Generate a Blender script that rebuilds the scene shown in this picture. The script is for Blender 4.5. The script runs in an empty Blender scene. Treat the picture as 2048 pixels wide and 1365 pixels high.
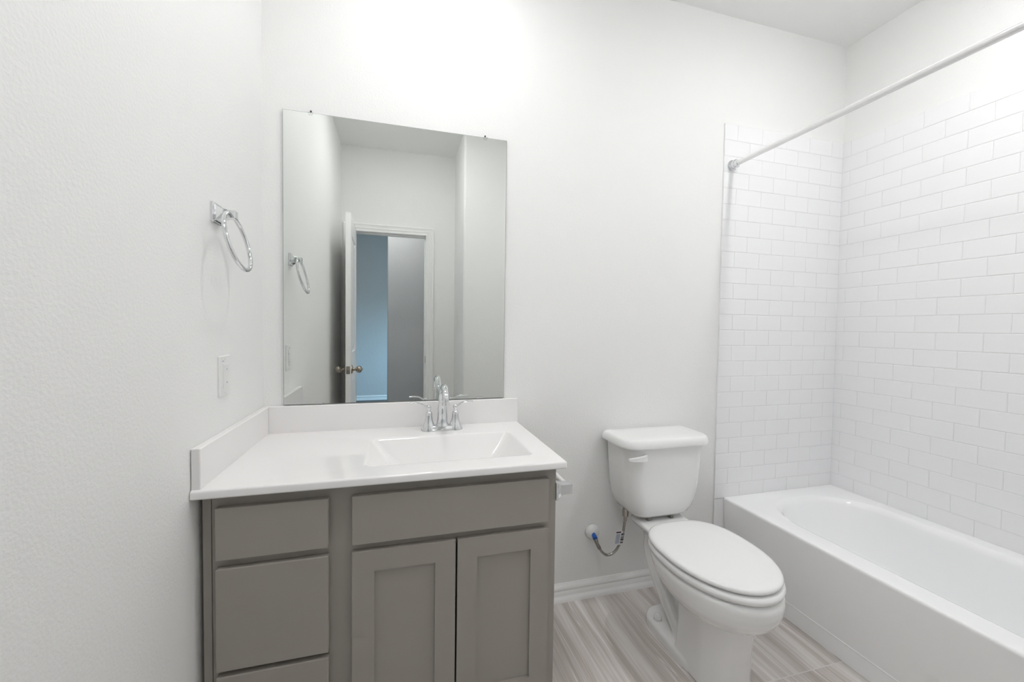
import bpy, bmesh, math, random
from mathutils import Vector, Matrix

S = bpy.context.scene
COL = S.collection
rnd = random.Random(7)

# ------------------------------------------------------------------ camera
cam_d = bpy.data.cameras.new('camera')
cam_d.sensor_width = 36.0
cam_d.lens = 809.70 * 36.0 / 2048.0
cam_d.clip_start = 0.02
cam = bpy.data.objects.new('camera', cam_d)
COL.objects.link(cam)
R_ = Vector((0.96336803, -0.26784093, 0.01353813))
U_ = Vector((-0.00455051, 0.0341482, 0.99940642))
F_ = Vector((0.26814425, 0.9628578, -0.03167847))
m = Matrix.Identity(4)
for i in range(3):
    m[i][0] = R_[i]; m[i][1] = U_[i]; m[i][2] = -F_[i]
m[0][3], m[1][3], m[2][3] = 0.47896, -1.66696, 1.23073
cam.matrix_world = m
S.camera = cam

# ------------------------------------------------------------------ world, exposure
w = bpy.data.worlds.new('world'); S.world = w
w.use_nodes = True
wn = w.node_tree
bg = wn.nodes['Background']
wtc = wn.nodes.new('ShaderNodeTexCoord'); wsp = wn.nodes.new('ShaderNodeSeparateXYZ'); wmr = wn.nodes.new('ShaderNodeMapRange'); wcr = wn.nodes.new('ShaderNodeValToRGB')
wn.links.new(wtc.outputs['Generated'], wsp.inputs[0]); wn.links.new(wsp.outputs['Z'], wmr.inputs[0])
wmr.inputs[1].default_value = -1.0; wmr.inputs[2].default_value = 1.0
wcr.color_ramp.elements[0].position = 0.47; wcr.color_ramp.elements[0].color = (0.10, 0.12, 0.11, 1)      # ground
wcr.color_ramp.elements[1].position = 0.53; wcr.color_ramp.elements[1].color = (0.42, 0.74, 1.0, 1)       # sky
wn.links.new(wmr.outputs[0], wcr.inputs['Fac']); wn.links.new(wcr.outputs['Color'], bg.inputs[0])
bg.inputs[1].default_value = 26.0
S.view_settings.view_transform = 'Standard'
S.view_settings.look = 'None'
S.view_settings.exposure = 0.13
S.view_settings.gamma = 1.0
S.view_settings.use_curve_mapping = False
S.cycles.max_bounces = 14
S.cycles.diffuse_bounces = 9
S.cycles.glossy_bounces = 6
S.cycles.sample_clamp_indirect = 6.0
S.cycles.use_denoising = True

LAMP_VANITY = 165.0      # emission strengths of the ceiling lamps and the added fill
LAMP_TUB = 290.0
LAMP_HALL = 125.0
LAMP_FILL = 26.0  # invented fill lamp, evens out the light on the lower walls

# ------------------------------------------------------------------ materials
def mat(name, color=(0.8, 0.8, 0.8), rough=0.5, metal=0.0, coat=0.0, spec=0.5, ior=1.5, trans=0.0):
    mt = bpy.data.materials.new(name); mt.use_nodes = True
    b = mt.node_tree.nodes['Principled BSDF']
    b.inputs['Base Color'].default_value = (*color, 1)
    b.inputs['Roughness'].default_value = rough
    b.inputs['Metallic'].default_value = metal
    b.inputs['Coat Weight'].default_value = coat
    b.inputs['Specular IOR Level'].default_value = spec
    b.inputs['IOR'].default_value = ior
    b.inputs['Transmission Weight'].default_value = trans
    return mt

def nd(mt, typ, **kw):
    n = mt.node_tree.nodes.new(typ)
    for k, v in kw.items():
        if k in n.inputs: n.inputs[k].default_value = v
        else: setattr(n, k, v)
    return n

def lk(mt, a, b): mt.node_tree.links.new(a, b)

def bump(mt, scale, strength, dist=0.002, detail=2.0, coord='Object', rough=0.5):
    b = mt.node_tree.nodes['Principled BSDF']
    tc = nd(mt, 'ShaderNodeTexCoord')
    n = nd(mt, 'ShaderNodeTexNoise'); n.inputs['Scale'].default_value = scale
    n.inputs['Detail'].default_value = detail; n.inputs['Roughness'].default_value = rough
    bp = nd(mt, 'ShaderNodeBump'); bp.inputs['Strength'].default_value = strength
    bp.inputs['Distance'].default_value = dist
    lk(mt, tc.outputs[coord], n.inputs['Vector'])
    lk(mt, n.outputs['Fac'], bp.inputs['Height'])
    lk(mt, bp.outputs['Normal'], b.inputs['Normal'])
    return mt

M = {}
M['paint'] = bump(mat('wall_paint', (0.825, 0.825, 0.817), 0.6, spec=0.3), 150, 0.26, 0.0035, 2.0)
M['ceiling'] = bump(mat('ceiling_paint', (0.87, 0.875, 0.865), 0.75, spec=0.2), 95, 0.2, 0.003, 2.5)
M['trim'] = mat('trim_paint', (0.89, 0.89, 0.885), 0.3)
M['tile'] = mat('white_tile', (0.845, 0.845, 0.855), 0.12)
M['grout'] = bump(mat('tile_grout', (0.70, 0.70, 0.70), 0.85), 500, 0.2, 0.0005)
M['porcelain'] = mat('porcelain', (0.82, 0.82, 0.815), 0.08, coat=0.3)
M['seat'] = mat('seat_plastic', (0.83, 0.83, 0.83), 0.15)
M['marble'] = mat('cultured_marble', (0.84, 0.825, 0.82), 0.055)
M['tub'] = mat('tub_enamel', (0.90, 0.905, 0.91), 0.14)
M['chrome'] = mat('chrome', (0.74, 0.75, 0.76), 0.05, metal=1.0)
M['satin'] = mat('satin_nickel', (0.42, 0.39, 0.35), 0.28, metal=1.0)
M['rod'] = mat('rod_finish', (0.84, 0.84, 0.84), 0.22, metal=0.45)
M['plastic'] = mat('white_plastic', (0.80, 0.80, 0.79), 0.3)
M['dark'] = mat('dark_slot', (0.02, 0.02, 0.02), 0.5)
M['darkmetal'] = mat('bolt_metal', (0.25, 0.24, 0.22), 0.35, metal=0.8)
M['cabinet'] = bump(mat('cabinet_paint', (0.322, 0.298, 0.268), 0.42, spec=0.4), 320, 0.06, 0.001)
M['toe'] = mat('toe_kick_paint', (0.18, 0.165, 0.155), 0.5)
M['mirror'] = mat('mirror_silver', (0.765, 0.785, 0.765), 0.0, metal=1.0)
M['mirror_edge'] = mat('mirror_edge_glass', (0.24, 0.27, 0.27), 0.15)
M['clear'] = mat('clear_plastic', (0.98, 0.98, 0.98), 0.12, trans=1.0, ior=1.12)
M['blue'] = mat('blue_plastic', (0.01, 0.10, 0.46), 0.3)
M['knob'] = mat('brushed_nickel_knob', (0.40, 0.36, 0.31), 0.25, metal=1.0)
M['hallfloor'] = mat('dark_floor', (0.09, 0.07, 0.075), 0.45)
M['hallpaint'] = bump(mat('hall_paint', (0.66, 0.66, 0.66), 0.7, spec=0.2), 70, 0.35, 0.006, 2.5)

# braided hose
hm = mat('braided_steel', (0.45, 0.43, 0.40), 0.3, metal=0.9)
tc = nd(hm, 'ShaderNodeTexCoord'); ck = nd(hm, 'ShaderNodeTexVoronoi'); ck.inputs['Scale'].default_value = 420
rp = nd(hm, 'ShaderNodeValToRGB'); rp.color_ramp.elements[0].color = (0.55, 0.53, 0.50, 1); rp.color_ramp.elements[1].color = (0.22, 0.20, 0.18, 1)
lk(hm, tc.outputs['Object'], ck.inputs['Vector']); lk(hm, ck.outputs['Distance'], rp.inputs['Fac'])
lk(hm, rp.outputs['Color'], hm.node_tree.nodes['Principled BSDF'].inputs['Base Color'])
M['hose'] = hm

# striated porcelain floor tile: 305 x 610 mm tiles, streaks run along y
def floor_material():
    mt = mat('striped_floor_tile', rough=0.32)
    b = mt.node_tree.nodes['Principled BSDF']
    tc = nd(mt, 'ShaderNodeTexCoord'); sp = nd(mt, 'ShaderNodeSeparateXYZ')
    lk(mt, tc.outputs['Object'], sp.inputs[0])
    def mth(op, a, v=None, c=None):
        n = nd(mt, 'ShaderNodeMath'); n.operation = op
        for k, q in enumerate((a, v, c)):
            if q is None: continue
            if isinstance(q, (int, float)): n.inputs[k].default_value = q
            else: lk(mt, q, n.inputs[k])
        return n.outputs[0]
    tx = mth('DIVIDE', mth('SUBTRACT', sp.outputs['X'], 1.481), 0.305)
    ty = mth('DIVIDE', mth('ADD', sp.outputs['Y'], 0.58), 0.610)
    ix = mth('FLOOR', tx); iy = mth('FLOOR', ty)
    fx = mth('FRACT', tx); fy = mth('FRACT', ty)
    idn = mth('ADD', mth('MULTIPLY', ix, 7.31), mth('MULTIPLY', iy, 13.7))
    # streak coordinates, with a slow sideways drift so streaks meander
    vd = nd(mt, 'ShaderNodeCombineXYZ'); lk(mt, mth('MULTIPLY', sp.outputs['X'], 6.0), vd.inputs[0]); lk(mt, mth('MULTIPLY', sp.outputs['Y'], 2.2), vd.inputs[1]); lk(mt, idn, vd.inputs[2])
    dr = nd(mt, 'ShaderNodeTexNoise'); dr.inputs['Scale'].default_value = 1.0; dr.inputs['Detail'].default_value = 1.0
    lk(mt, vd.outputs[0], dr.inputs['Vector'])
    xd = mth('ADD', sp.outputs['X'], mth('MULTIPLY', dr.outputs['Fac'], 0.05))
    def streak(sx, sy, det):
        v = nd(mt, 'ShaderNodeCombineXYZ')
        lk(mt, mth('MULTIPLY', xd, sx), v.inputs[0]); lk(mt, mth('MULTIPLY', sp.outputs['Y'], sy), v.inputs[1]); lk(mt, idn, v.inputs[2])
        n = nd(mt, 'ShaderNodeTexNoise'); n.inputs['Scale'].default_value = 1.0
        n.inputs['Detail'].default_value = det; n.inputs['Roughness'].default_value = 0.62
        lk(mt, v.outputs[0], n.inputs['Vector'])
        return n.outputs['Fac']
    s1 = streak(17, 0.8, 4.0); s2 = streak(120, 2.0, 3.0); s3 = streak(34, 0.7, 1.5)
    mix = mth('ADD', mth('MULTIPLY', s1, 0.72), mth('MULTIPLY', s2, 0.28))
    cr = nd(mt, 'ShaderNodeValToRGB')
    e = cr.color_ramp.elements
    e[0].position = 0.34; e[0].color = (0.40, 0.36, 0.33, 1)
    e[1].position = 0.68; e[1].color = (0.77, 0.75, 0.735, 1)
    n_ = e.new(0.46); n_.color = (0.54, 0.49, 0.46, 1)
    n_ = e.new(0.56); n_.color = (0.66, 0.62, 0.595, 1)
    lk(mt, mix, cr.inputs['Fac'])
    # thin white veins
    vr = nd(mt, 'ShaderNodeMapRange'); vr.inputs[1].default_value = 0.0; vr.inputs[2].default_value = 0.017
    vr.inputs[3].default_value = 0.6; vr.inputs[4].default_value = 0.0
    lk(mt, mth('ABSOLUTE', mth('SUBTRACT', s3, 0.53)), vr.inputs[0])
    mx = nd(mt, 'ShaderNodeMix'); mx.data_type = 'RGBA'
    lk(mt, vr.outputs[0], mx.inputs['Factor']); lk(mt, cr.outputs['Color'], mx.inputs['A'])
    mx.inputs['B'].default_value = (0.82, 0.81, 0.80, 1)
    # grout
    def edge(f, half):
        return mth('LESS_THAN', mth('MINIMUM', f, mth('SUBTRACT', 1.0, f)), half)
    g = mth('MAXIMUM', edge(fx, 0.0042), edge(fy, 0.0024))
    mg = nd(mt, 'ShaderNodeMix'); mg.data_type = 'RGBA'
    lk(mt, g, mg.inputs['Factor']); lk(mt, mx.outputs['Result'], mg.inputs['A'])
    mg.inputs['B'].default_value = (0.70, 0.68, 0.66, 1)
    lk(mt, mg.outputs['Result'], b.inputs['Base Color'])
    bp = nd(mt, 'ShaderNodeBump'); bp.inputs['Strength'].default_value = 0.5; bp.inputs['Distance'].default_value = 0.001
    lk(mt, mth('SUBTRACT', mth('MULTIPLY', s2, 0.15), g), bp.inputs['Height'])
    lk(mt, bp.outputs['Normal'], b.inputs['Normal'])
    return mt
M['floor'] = floor_material()

# printed tag on the hose: white label, grey text block, bar code stripes
def tag_material():
    mt = mat('printed_tag', (0.8, 0.8, 0.82), 0.4)
    return mt
M['tag'] = tag_material()
M['tag_ink'] = mat('tag_ink', (0.035, 0.03, 0.035), 0.5)
M['tag_grey'] = mat('tag_grey', (0.42, 0.46, 0.54), 0.5)
M['tag_red'] = mat('tag_plum', (0.09, 0.02, 0.05), 0.5)

def emit(name, col, strength):
    mt = bpy.data.materials.new(name); mt.use_nodes = True
    b = mt.node_tree.nodes['Principled BSDF']
    b.inputs['Base Color'].default_value = (0.8, 0.8, 0.8, 1)
    b.inputs['Emission Color'].default_value = (*col, 1)
    b.inputs['Emission Strength'].default_value = strength
    return mt

# ------------------------------------------------------------------ mesh helpers
def obj(name, bm, material, parent=None, smooth=False, bevel=0.0, seg=2, loc=None, angle=None):
    me = bpy.data.meshes.new(name)
    bmesh.ops.recalc_face_normals(bm, faces=bm.faces)
    if smooth:
        for f in bm.faces: f.smooth = True
    if angle is not None:
        for e in bm.edges:
            if len(e.link_faces) == 2 and e.calc_face_angle(0) > angle: e.smooth = False
    bm.to_mesh(me); bm.free()
    o = bpy.data.objects.new(name, me); COL.objects.link(o)
    mats = material if isinstance(material, (list, tuple)) else [material]
    for q in mats: me.materials.append(q)
    if parent is not None: o.parent = parent
    if loc: o.location = loc
    if bevel > 0:
        b = o.modifiers.new('bevel', 'BEVEL'); b.width = bevel; b.segments = seg; b.limit_method = 'ANGLE'; b.angle_limit = 0.6
        b.harden_normals = False
    return o

def thing(name, label, cat, loc=(0, 0, 0), group=None):
    o = bpy.data.objects.new(name, None); COL.objects.link(o)
    o.empty_display_size = 0.05
    o.location = loc; o['label'] = label; o['category'] = cat
    if group: o['group'] = group
    return o

def tag(o, label, cat, group=None):
    o['label'] = label; o['category'] = cat
    if group: o['group'] = group
    return o

def struct(o):
    o['kind'] = 'structure'; return o

def box(bm, x0, x1, y0, y1, z0, z1, mi=0):
    v = [bm.verts.new(c) for c in ((x0, y0, z0), (x1, y0, z0), (x1, y1, z0), (x0, y1, z0), (x0, y0, z1), (x1, y0, z1), (x1, y1, z1), (x0, y1, z1))]
    for f in ((0, 3, 2, 1), (4, 5, 6, 7), (0, 1, 5, 4), (1, 2, 6, 5), (2, 3, 7, 6), (3, 0, 4, 7)):
        bm.faces.new([v[i] for i in f]).material_index = mi
    return v

def boxes(*bs):
    bm = bmesh.new()
    for b in bs: box(bm, *b)
    return bm

def loft(bm, rings, cap0=True, cap1=True, closed=True, mi=0):
    vs = [[bm.verts.new(p) for p in r] for r in rings]
    n = len(vs[0])
    for a, b in zip(vs, vs[1:]):
        for i in range(n if closed else n - 1):
            j = (i + 1) % n
            bm.faces.new((a[i], a[j], b[j], b[i])).material_index = mi
    if cap0: bm.faces.new(list(reversed(vs[0]))).material_index = mi
    if cap1: bm.faces.new(vs[-1]).material_index = mi
    return vs

def rrect(x0, x1, y0, y1, r, z, nc=8, ns=6):
    """rounded rectangle, counter-clockwise; r a number or a 4-list for corners (x0y0, x1y0, x1y1, x0y1)"""
    if not isinstance(r, (list, tuple)): r = [r] * 4
    lim = 0.49 * min(x1 - x0, y1 - y0)
    r = [min(max(q, 1e-4), lim) for q in r]
    cs = [(x0 + r[0], y0 + r[0], r[0], math.pi), (x1 - r[1], y0 + r[1], r[1], 1.5 * math.pi),
          (x1 - r[2], y1 - r[2], r[2], 0), (x0 + r[3], y1 - r[3], r[3], 0.5 * math.pi)]
    pts = []
    for k, (cx, cy, rr, a0) in enumerate(cs):
        arc = [(cx + rr * math.cos(a0 + 0.5 * math.pi * i / nc), cy + rr * math.sin(a0 + 0.5 * math.pi * i / nc)) for i in range(nc + 1)]
        pts += arc
        nx = cs[(k + 1) % 4]
        bx, by = nx[0] + nx[2] * math.cos(nx[3]), nx[1] + nx[2] * math.sin(nx[3])
        for i in range(1, ns):
            t = i / ns
            pts.append((arc[-1][0] * (1 - t) + bx * t, arc[-1][1] * (1 - t) + by * t))
    return [(x, y, z) for x, y in pts]

def lathe(bm, prof, n=32, M4=None, cap=True, mi=0):
    """prof: list of (radius, height) about z"""
    rings = [[(r * math.cos(2 * math.pi * i / n), r * math.sin(2 * math.pi * i / n), h) for i in range(n)] for r, h in prof]
    if M4 is not None:
        rings = [[tuple(M4 @ Vector(p)) for p in r] for r in rings]
    return loft(bm, rings, cap, cap, mi=mi)

def axis_m(origin, direction):
    d = Vector(direction).normalized()
    q = d.to_track_quat('Z', 'Y').to_matrix().to_4x4()
    return Matrix.Translation(Vector(origin)) @ q

def smooth_path(pts, k=8):
    P = [Vector(p) for p in pts]; out = []
    for i in range(len(P) - 1):
        p0 = P[i - 1] if i else P[0] * 2 - P[1]
        p3 = P[i + 2] if i + 2 < len(P) else P[-1] * 2 - P[-2]
        for j in range(k):
            t = j / k
            out.append(0.5 * ((2 * P[i]) + (P[i + 1] - p0) * t + (2 * p0 - 5 * P[i] + 4 * P[i + 1] - p3) * t * t + (3 * P[i] - p0 - 3 * P[i + 1] + p3) * t ** 3))
    out.append(P[-1]); return out

def tube(bm, path, rad, n=16, cap=True, closed=False, squash=None, mi=0):
    P = [Vector(p) for p in path]; L = len(P)
    if not isinstance(rad, (list, tuple)): rad = [rad] * L
    rings = []; nrm = None
    for i in range(L):
        if closed: t = (P[(i + 1) % L] - P[i - 1]).normalized()
        else: t = (P[min(i + 1, L - 1)] - P[max(i - 1, 0)]).normalized()
        if nrm is None:
            a = Vector((1, 0, 0)) if abs(t.x) < 0.9 else Vector((0, 1, 0))
            nrm = (a - t * a.dot(t)).normalized()
        else:
            nrm = (nrm - t * nrm.dot(t)).normalized()
        bn = t.cross(nrm)
        sx, sy = squash if squash else (1, 1)
        rings.append([tuple(P[i] + (nrm * math.cos(2 * math.pi * k / n) * sx + bn * math.sin(2 * math.pi * k / n) * sy) * rad[i]) for k in range(n)])
    if closed:
        rings.append(rings[0])
        loft(bm, rings, False, False, mi=mi)
        bmesh.ops.remove_doubles(bm, verts=bm.verts, dist=1e-6)
    else:
        loft(bm, rings, cap, cap, mi=mi)

def strip(bm, prof, path):
    """extrude a 2D profile (list of 3D offsets per path end) along straight runs"""
    loft(bm, [[tuple(Vector(p) + Vector(o)) for o in prof] for p in path])

# ------------------------------------------------------------------ dimensions
W = 2.790; H = 2.763; T = 0.390
YF = -1.537         # wall across from the vanity wall
XA = 0.962          # right side of the entry alcove
YD = -2.082         # wall with the door
TH = 0.10
ZT = T + 23.86 * 0.0778   # top of the shower tile
DX0, DX1, DZ = 0.085, 0.706, 2.045   # door opening

# ------------------------------------------------------------------ room shell
struct(obj('floor', boxes((-0.1, W + 0.1, YD - 0.05, 0.1, -0.1, 0)), M['floor']))
struct(obj('ceiling', boxes((-0.1, W + 0.1, YD - 0.12, 0.1, H, H + 0.1)), M['ceiling']))
struct(obj('wall_back', boxes((-0.1, W + 0.1, 0, TH, 0, H)), M['paint']))
struct(obj('wall_left', boxes((-TH, 0, YD, 0, 0, H)), M['paint']))
struct(obj('wall_right', boxes((W, W + TH, YF - TH, 0, 0, H)), M['paint']))
# wall facing the vanity, with a rounded outside corner where the entry alcove begins
bm = bmesh.new()
r = 0.018
pts = [(W, YF), (W, YF - TH), (XA + TH, YF - TH), (XA + TH, YD), (XA, YD)]
pts += [(XA + r - r * math.cos(a), YF - r + r * math.sin(a)) for a in [0.5 * math.pi * i / 6 for i in range(7)]]
loft(bm, [[(x, y, 0) for x, y in pts], [(x, y, H) for x, y in pts]])
struct(obj('wall_front', bm, M['paint'], smooth=True, angle=0.5))
struct(obj('wall_entry', boxes((-0.1, DX0 - 0.02, YD - 0.115, YD, 0, H), (DX1 + 0.02, XA + TH, YD - 0.115, YD, 0, H), (DX0 - 0.02, DX1 + 0.02, YD - 0.115, YD, DZ + 0.02, H)), M['paint']))

# baseboards: profile with a bead on top, a cove and a quarter-round foot
def base_profile():
    return [(0, 0), (0.019, 0), (0.019, 0.012), (0.016, 0.021), (0.0125, 0.025), (0.0115, 0.030), (0.0115, 0.046), (0.009, 0.049), (0.012, 0.053), (0.0125, 0.060), (0.010, 0.067), (0.005, 0.074), (0.003, 0.080), (0, 0.080)]
def baseboard(name, a, b, n):
    bm = bmesh.new()
    n = Vector((n[0], n[1], 0))
    loft(bm, [[tuple(Vector((e[0], e[1], 0)) + n * d + Vector((0, 0, z))) for d, z in base_profile()] for e in (a, b)])
    return struct(obj(name, bm, M['trim'], smooth=True, angle=0.7))
baseboard('baseboard_back', (0.9475, 0), (2.006, 0), (0, -1))
baseboard('baseboard_left', (0, -0.56), (0, YD), (1, 0))
baseboard('baseboard_front', (XA + 0.0005, YF), (2.006, YF), (0, 1))
baseboard('baseboard_alcove', (XA, YF + 0.019), (XA, YD), (-1, 0))

# ------------------------------------------------------------------ shower tile, real tiles with eased edges
PX, PZ, GR = 0.1545, 0.0778, 0.0013
def tile_wall(name, length, to3, first_odd, first_even, zlo, partial=True):
    """length along the wall (u from 0), to3(u, h, z) -> world; rows counted from the top"""
    bm = bmesh.new()
    loft(bm, [[to3(0.0008, 0, zlo), to3(length, 0, zlo), to3(length, 0, ZT - 0.0008), to3(0.0008, 0, ZT - 0.0008)], [to3(0.0008, 0.0068, zlo), to3(length, 0.0068, zlo), to3(length, 0.0068, ZT - 0.0008), to3(0.0008, 0.0068, ZT - 0.0008)]], mi=1)
    row = 0; z1 = ZT
    while z1 > zlo + 0.004:
        z0 = max(z1 - PZ, zlo)
        first = first_odd if row % 2 == 0 else first_even
        edges = [0.0]
        u = first
        while u < length - 0.006:
            if u > 0.006: edges.append(u)
            u += PX
        edges.append(length)
        for a, b in zip(edges, edges[1:]):
            g = GR / 2
            a_, b_, c_, d_ = (a + g if a > 0 else a), b - g, z0 + g, (z1 - g if row else z1)
            tl = rnd.uniform(-0.0002, 0.0002); tw = rnd.uniform(-0.0002, 0.0002)
            rings = []
            for ins, h in ((0, 0.0002 if (a == 0 or row == 0) else 0.005), (0, 0.0070), (0.0006, 0.0077), (0.0018, 0.0081), (0.0036, 0.0083)):
                rings.append([to3(a_ + ins, h, c_ + ins), to3(b_ - ins, h + (tl if h > 0.007 else 0), c_ + ins), to3(b_ - ins, h + (tw if h > 0.007 else 0), d_ - ins), to3(a_ + ins, h, d_ - ins)])
            loft(bm, rings, cap0=False)
        z1 = z0; row += 1
    return struct(obj(name, bm, [M['tile'], M['grout']]))
XT = 2.008
tile_wall('wall_tile_back', W - 0.0084 - XT, lambda u, h, z: (XT + u, -h, z), 0.075, 0.152, T - 0.004)
tile_wall('wall_tile_right', -YF - 0.0002, lambda u, h, z: (W - h, -u, z), 0.047, 0.125, T - 0.004)
tile_wall('wall_tile_front', W - 0.0084 - XT, lambda u, h, z: (XT + u, YF + h, z), 0.075, 0.152, T - 0.004)
# narrow tile strips between the tub apron and the painted wall
bm = bmesh.new()
loft(bm, [rrect(XT, 2.0900, -0.008, -0.0001, 0.0015, 0.0, 3, 1), rrect(XT, 2.0900, -0.008, -0.0001, 0.0015, T - 0.006, 3, 1)])
struct(obj('trim_1', bm, M['tile']))
bm = bmesh.new()
loft(bm, [rrect(XT, 2.0900, YF + 0.0001, YF + 0.008, 0.0015, 0.0, 3, 1), rrect(XT, 2.0900, YF + 0.0001, YF + 0.008, 0.0015, T - 0.006, 3, 1)])
struct(obj('trim_2', bm, M['tile']))

# ------------------------------------------------------------------ door, casing, hall and bedroom (seen in the mirror)
bm = bmesh.new()
def casing_profile():
    return [(0.0, 0.0), (0.0, 0.009), (0.004, 0.012), (0.008, 0.012), (0.012, 0.008), (0.022, 0.010), (0.028, 0.015), (0.032, 0.015), (0.036, 0.012), (0.050, 0.016), (0.056, 0.021), (0.063, 0.022), (0.068, 0.018), (0.068, 0.0)]
cp = casing_profile()
rings = []
for (ex, ez, sx, sz) in ((DX0, 0, -1, 0), (DX0, DZ, -1, 1), (DX1, DZ, 1, 1), (DX1, 0, 1, 0)):
    rings.append([(ex + sx * d, YD + t, ez + sz * d) for d, t in cp])
loft(bm, rings)
struct(obj('trim_3', bm, M['trim'], smooth=True, angle=0.5))
# jamb
struct(obj('trim_4', boxes((DX0 - 0.0195, DX0, YD - 0.115, YD - 0.0003, 0, DZ), (DX1, DX1 + 0.0195, YD - 0.115, YD - 0.0003, 0, DZ), (DX0 - 0.0195, DX1 + 0.0195, YD - 0.115, YD - 0.0003, DZ + 0.0001, DZ + 0.0195),
                            (DX0, DX0 + 0.011, YD - 0.075, YD - 0.040, 0, DZ), (DX1 - 0.011, DX1, YD - 0.075, YD - 0.040, 0, DZ), (DX0 + 0.011, DX1 - 0.011, YD - 0.075, YD - 0.040, DZ - 0.011, DZ)), M['trim']))
sp = obj('strike_plate', boxes((DX1 - 0.0015, DX1 - 0.0001, YD - 0.037, YD - 0.006, 0.905, 0.965)), M['dark'])
tag(sp, 'small dark strike plate on the right door jamb seen in the mirror', 'strike plate')

DW, DT, DH = 0.615, 0.035, 2.030
door = struct(bpy.data.objects.new('door_1', None)); COL.objects.link(door)
door['label'] = 'white panelled door standing open beside the left wall in the mirror'; door['category'] = 'door'
# local: x along the width from the hinge, y thickness, z up
def door_mesh():
    bm = bmesh.new()
    px0, px1 = 0.11, DW - 0.11
    zs = [0.0, 0.20, 0.86, 1.02, 1.90, DH]
    th = DT / 2
    # stiles and rails around two recessed raised panels
    box(bm, 0, px0, -th, th, 0, DH); box(bm, px1, DW, -th, th, 0, DH)
    for a, b in ((0, 1), (2, 3), (4, 5)): box(bm, px0, px1, -th, th, zs[a], zs[b])
    for z0, z1 in ((zs[1], zs[2]), (zs[3], zs[4])):
        for s in (1, -1):
            rings = []
            for ins, d in ((0, th), (0.006, th - 0.002), (0.014, th - 0.010), (0.030, th - 0.010), (0.050, th - 0.003), (0.056, th - 0.002)):
                rings.append([(px0 + ins, s * d, z0 + ins), (px1 - ins, s * d, z0 + ins), (px1 - ins, s * d, z1 - ins), (px0 + ins, s * d, z1 - ins)])
            loft(bm, rings, cap0=False)
    return bm
slab = obj('door_panel', door_mesh(), M['trim'], door)
def knob(s):
    bm = bmesh.new()
    prof = [(0.031, 0.0), (0.031, 0.004), (0.027, 0.008), (0.014, 0.011), (0.010, 0.016), (0.0095, 0.028), (0.013, 0.032), (0.022, 0.038), (0.0265, 0.047), (0.0265, 0.056), (0.022, 0.066), (0.012, 0.072), (0.006, 0.074), (0.005, 0.078), (0.001, 0.080)]
    lathe(bm, prof, 28, axis_m((DW - 0.06, s * DT / 2, 0.905), (0, s, 0)))
    return obj('door_knob', bm, M['knob'], door, smooth=True, angle=0.9)
knob(1); knob(-1)
bm = bmesh.new()
loft(bm, [rrect(-0.0125, 0.0125, -0.028, 0.028, 0.004, 0.0, 4, 1), rrect(-0.0125, 0.0125, -0.028, 0.028, 0.004, 0.0015, 4, 1)])
lathe(bm, [(0.0075, 0.0015), (0.0075, 0.009), (0.005, 0.011)], 16)
bmesh.ops.transform(bm, matrix=Matrix(((0, 0, 1, DW), (1, 0, 0, 0), (0, 1, 0, 0.905), (0, 0, 0, 1))), verts=bm.verts)
obj('latch_plate', bm, M['knob'], door)
for hz in (0.25, 1.02, 1.80):
    bm = bmesh.new(); lathe(bm, [(0.007, -0.045), (0.007, 0.045)], 12, Matrix.Translation((-0.004, DT / 2 + 0.002, hz)))
    obj('hinge', bm, M['knob'], door, smooth=True, angle=0.6)
door.location = (0.1055, YD + 0.010, 0.008)
door.rotation_euler = (0, 0, math.radians(90 - 1.9))

# hall and bedroom beyond the door
HB, WX = -5.45, 2.2
struct(obj('floor_hall', boxes((-2.1, 3.2, HB - 0.1, YD - 0.05, -0.1, -0.001)), M['hallfloor']))
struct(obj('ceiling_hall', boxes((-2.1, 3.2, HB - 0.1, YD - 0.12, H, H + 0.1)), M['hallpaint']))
bm = bmesh.new()
pts = [(3.2, -3.10), (3.2, -3.22), (0.349, -3.22)] + [(0.349 + 0.02 - 0.02 * math.cos(a), -3.12 + 0.02 * math.sin(a)) for a in [0.5 * math.pi * i / 6 for i in range(7)]]
loft(bm, [[(x, y, 0) for x, y in pts], [(x, y, H) for x, y in pts]])
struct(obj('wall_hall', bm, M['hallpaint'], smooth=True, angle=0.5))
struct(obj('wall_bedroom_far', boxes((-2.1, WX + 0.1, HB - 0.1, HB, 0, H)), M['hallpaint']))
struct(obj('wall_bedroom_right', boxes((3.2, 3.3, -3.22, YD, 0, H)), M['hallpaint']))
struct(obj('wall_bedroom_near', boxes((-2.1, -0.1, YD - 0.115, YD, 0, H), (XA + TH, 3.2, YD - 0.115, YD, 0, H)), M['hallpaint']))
wy0, wy1, wz0, wz1 = -5.00, -3.60, 0.60, 1.75

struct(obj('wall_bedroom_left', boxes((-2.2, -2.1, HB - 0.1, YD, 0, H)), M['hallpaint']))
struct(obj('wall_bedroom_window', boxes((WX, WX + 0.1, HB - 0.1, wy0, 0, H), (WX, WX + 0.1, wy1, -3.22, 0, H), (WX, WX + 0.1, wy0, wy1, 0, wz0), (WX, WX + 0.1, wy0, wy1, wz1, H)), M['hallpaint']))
win = struct(obj('window_1', boxes((WX + 0.03, WX + 0.08, wy0, wy0 + 0.05, wz0, wz1), (WX + 0.03, WX + 0.08, wy1 - 0.05, wy1, wz0, wz1), (WX + 0.03, WX + 0.08, wy0 + 0.05, wy1 - 0.05, wz0, wz0 + 0.05), (WX + 0.03, WX + 0.08, wy0 + 0.05, wy1 - 0.05, wz1 - 0.05, wz1)), M['trim']))
baseboard('baseboard_bedroom', (-2.1, HB), (WX, HB), (0, 1))
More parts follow.
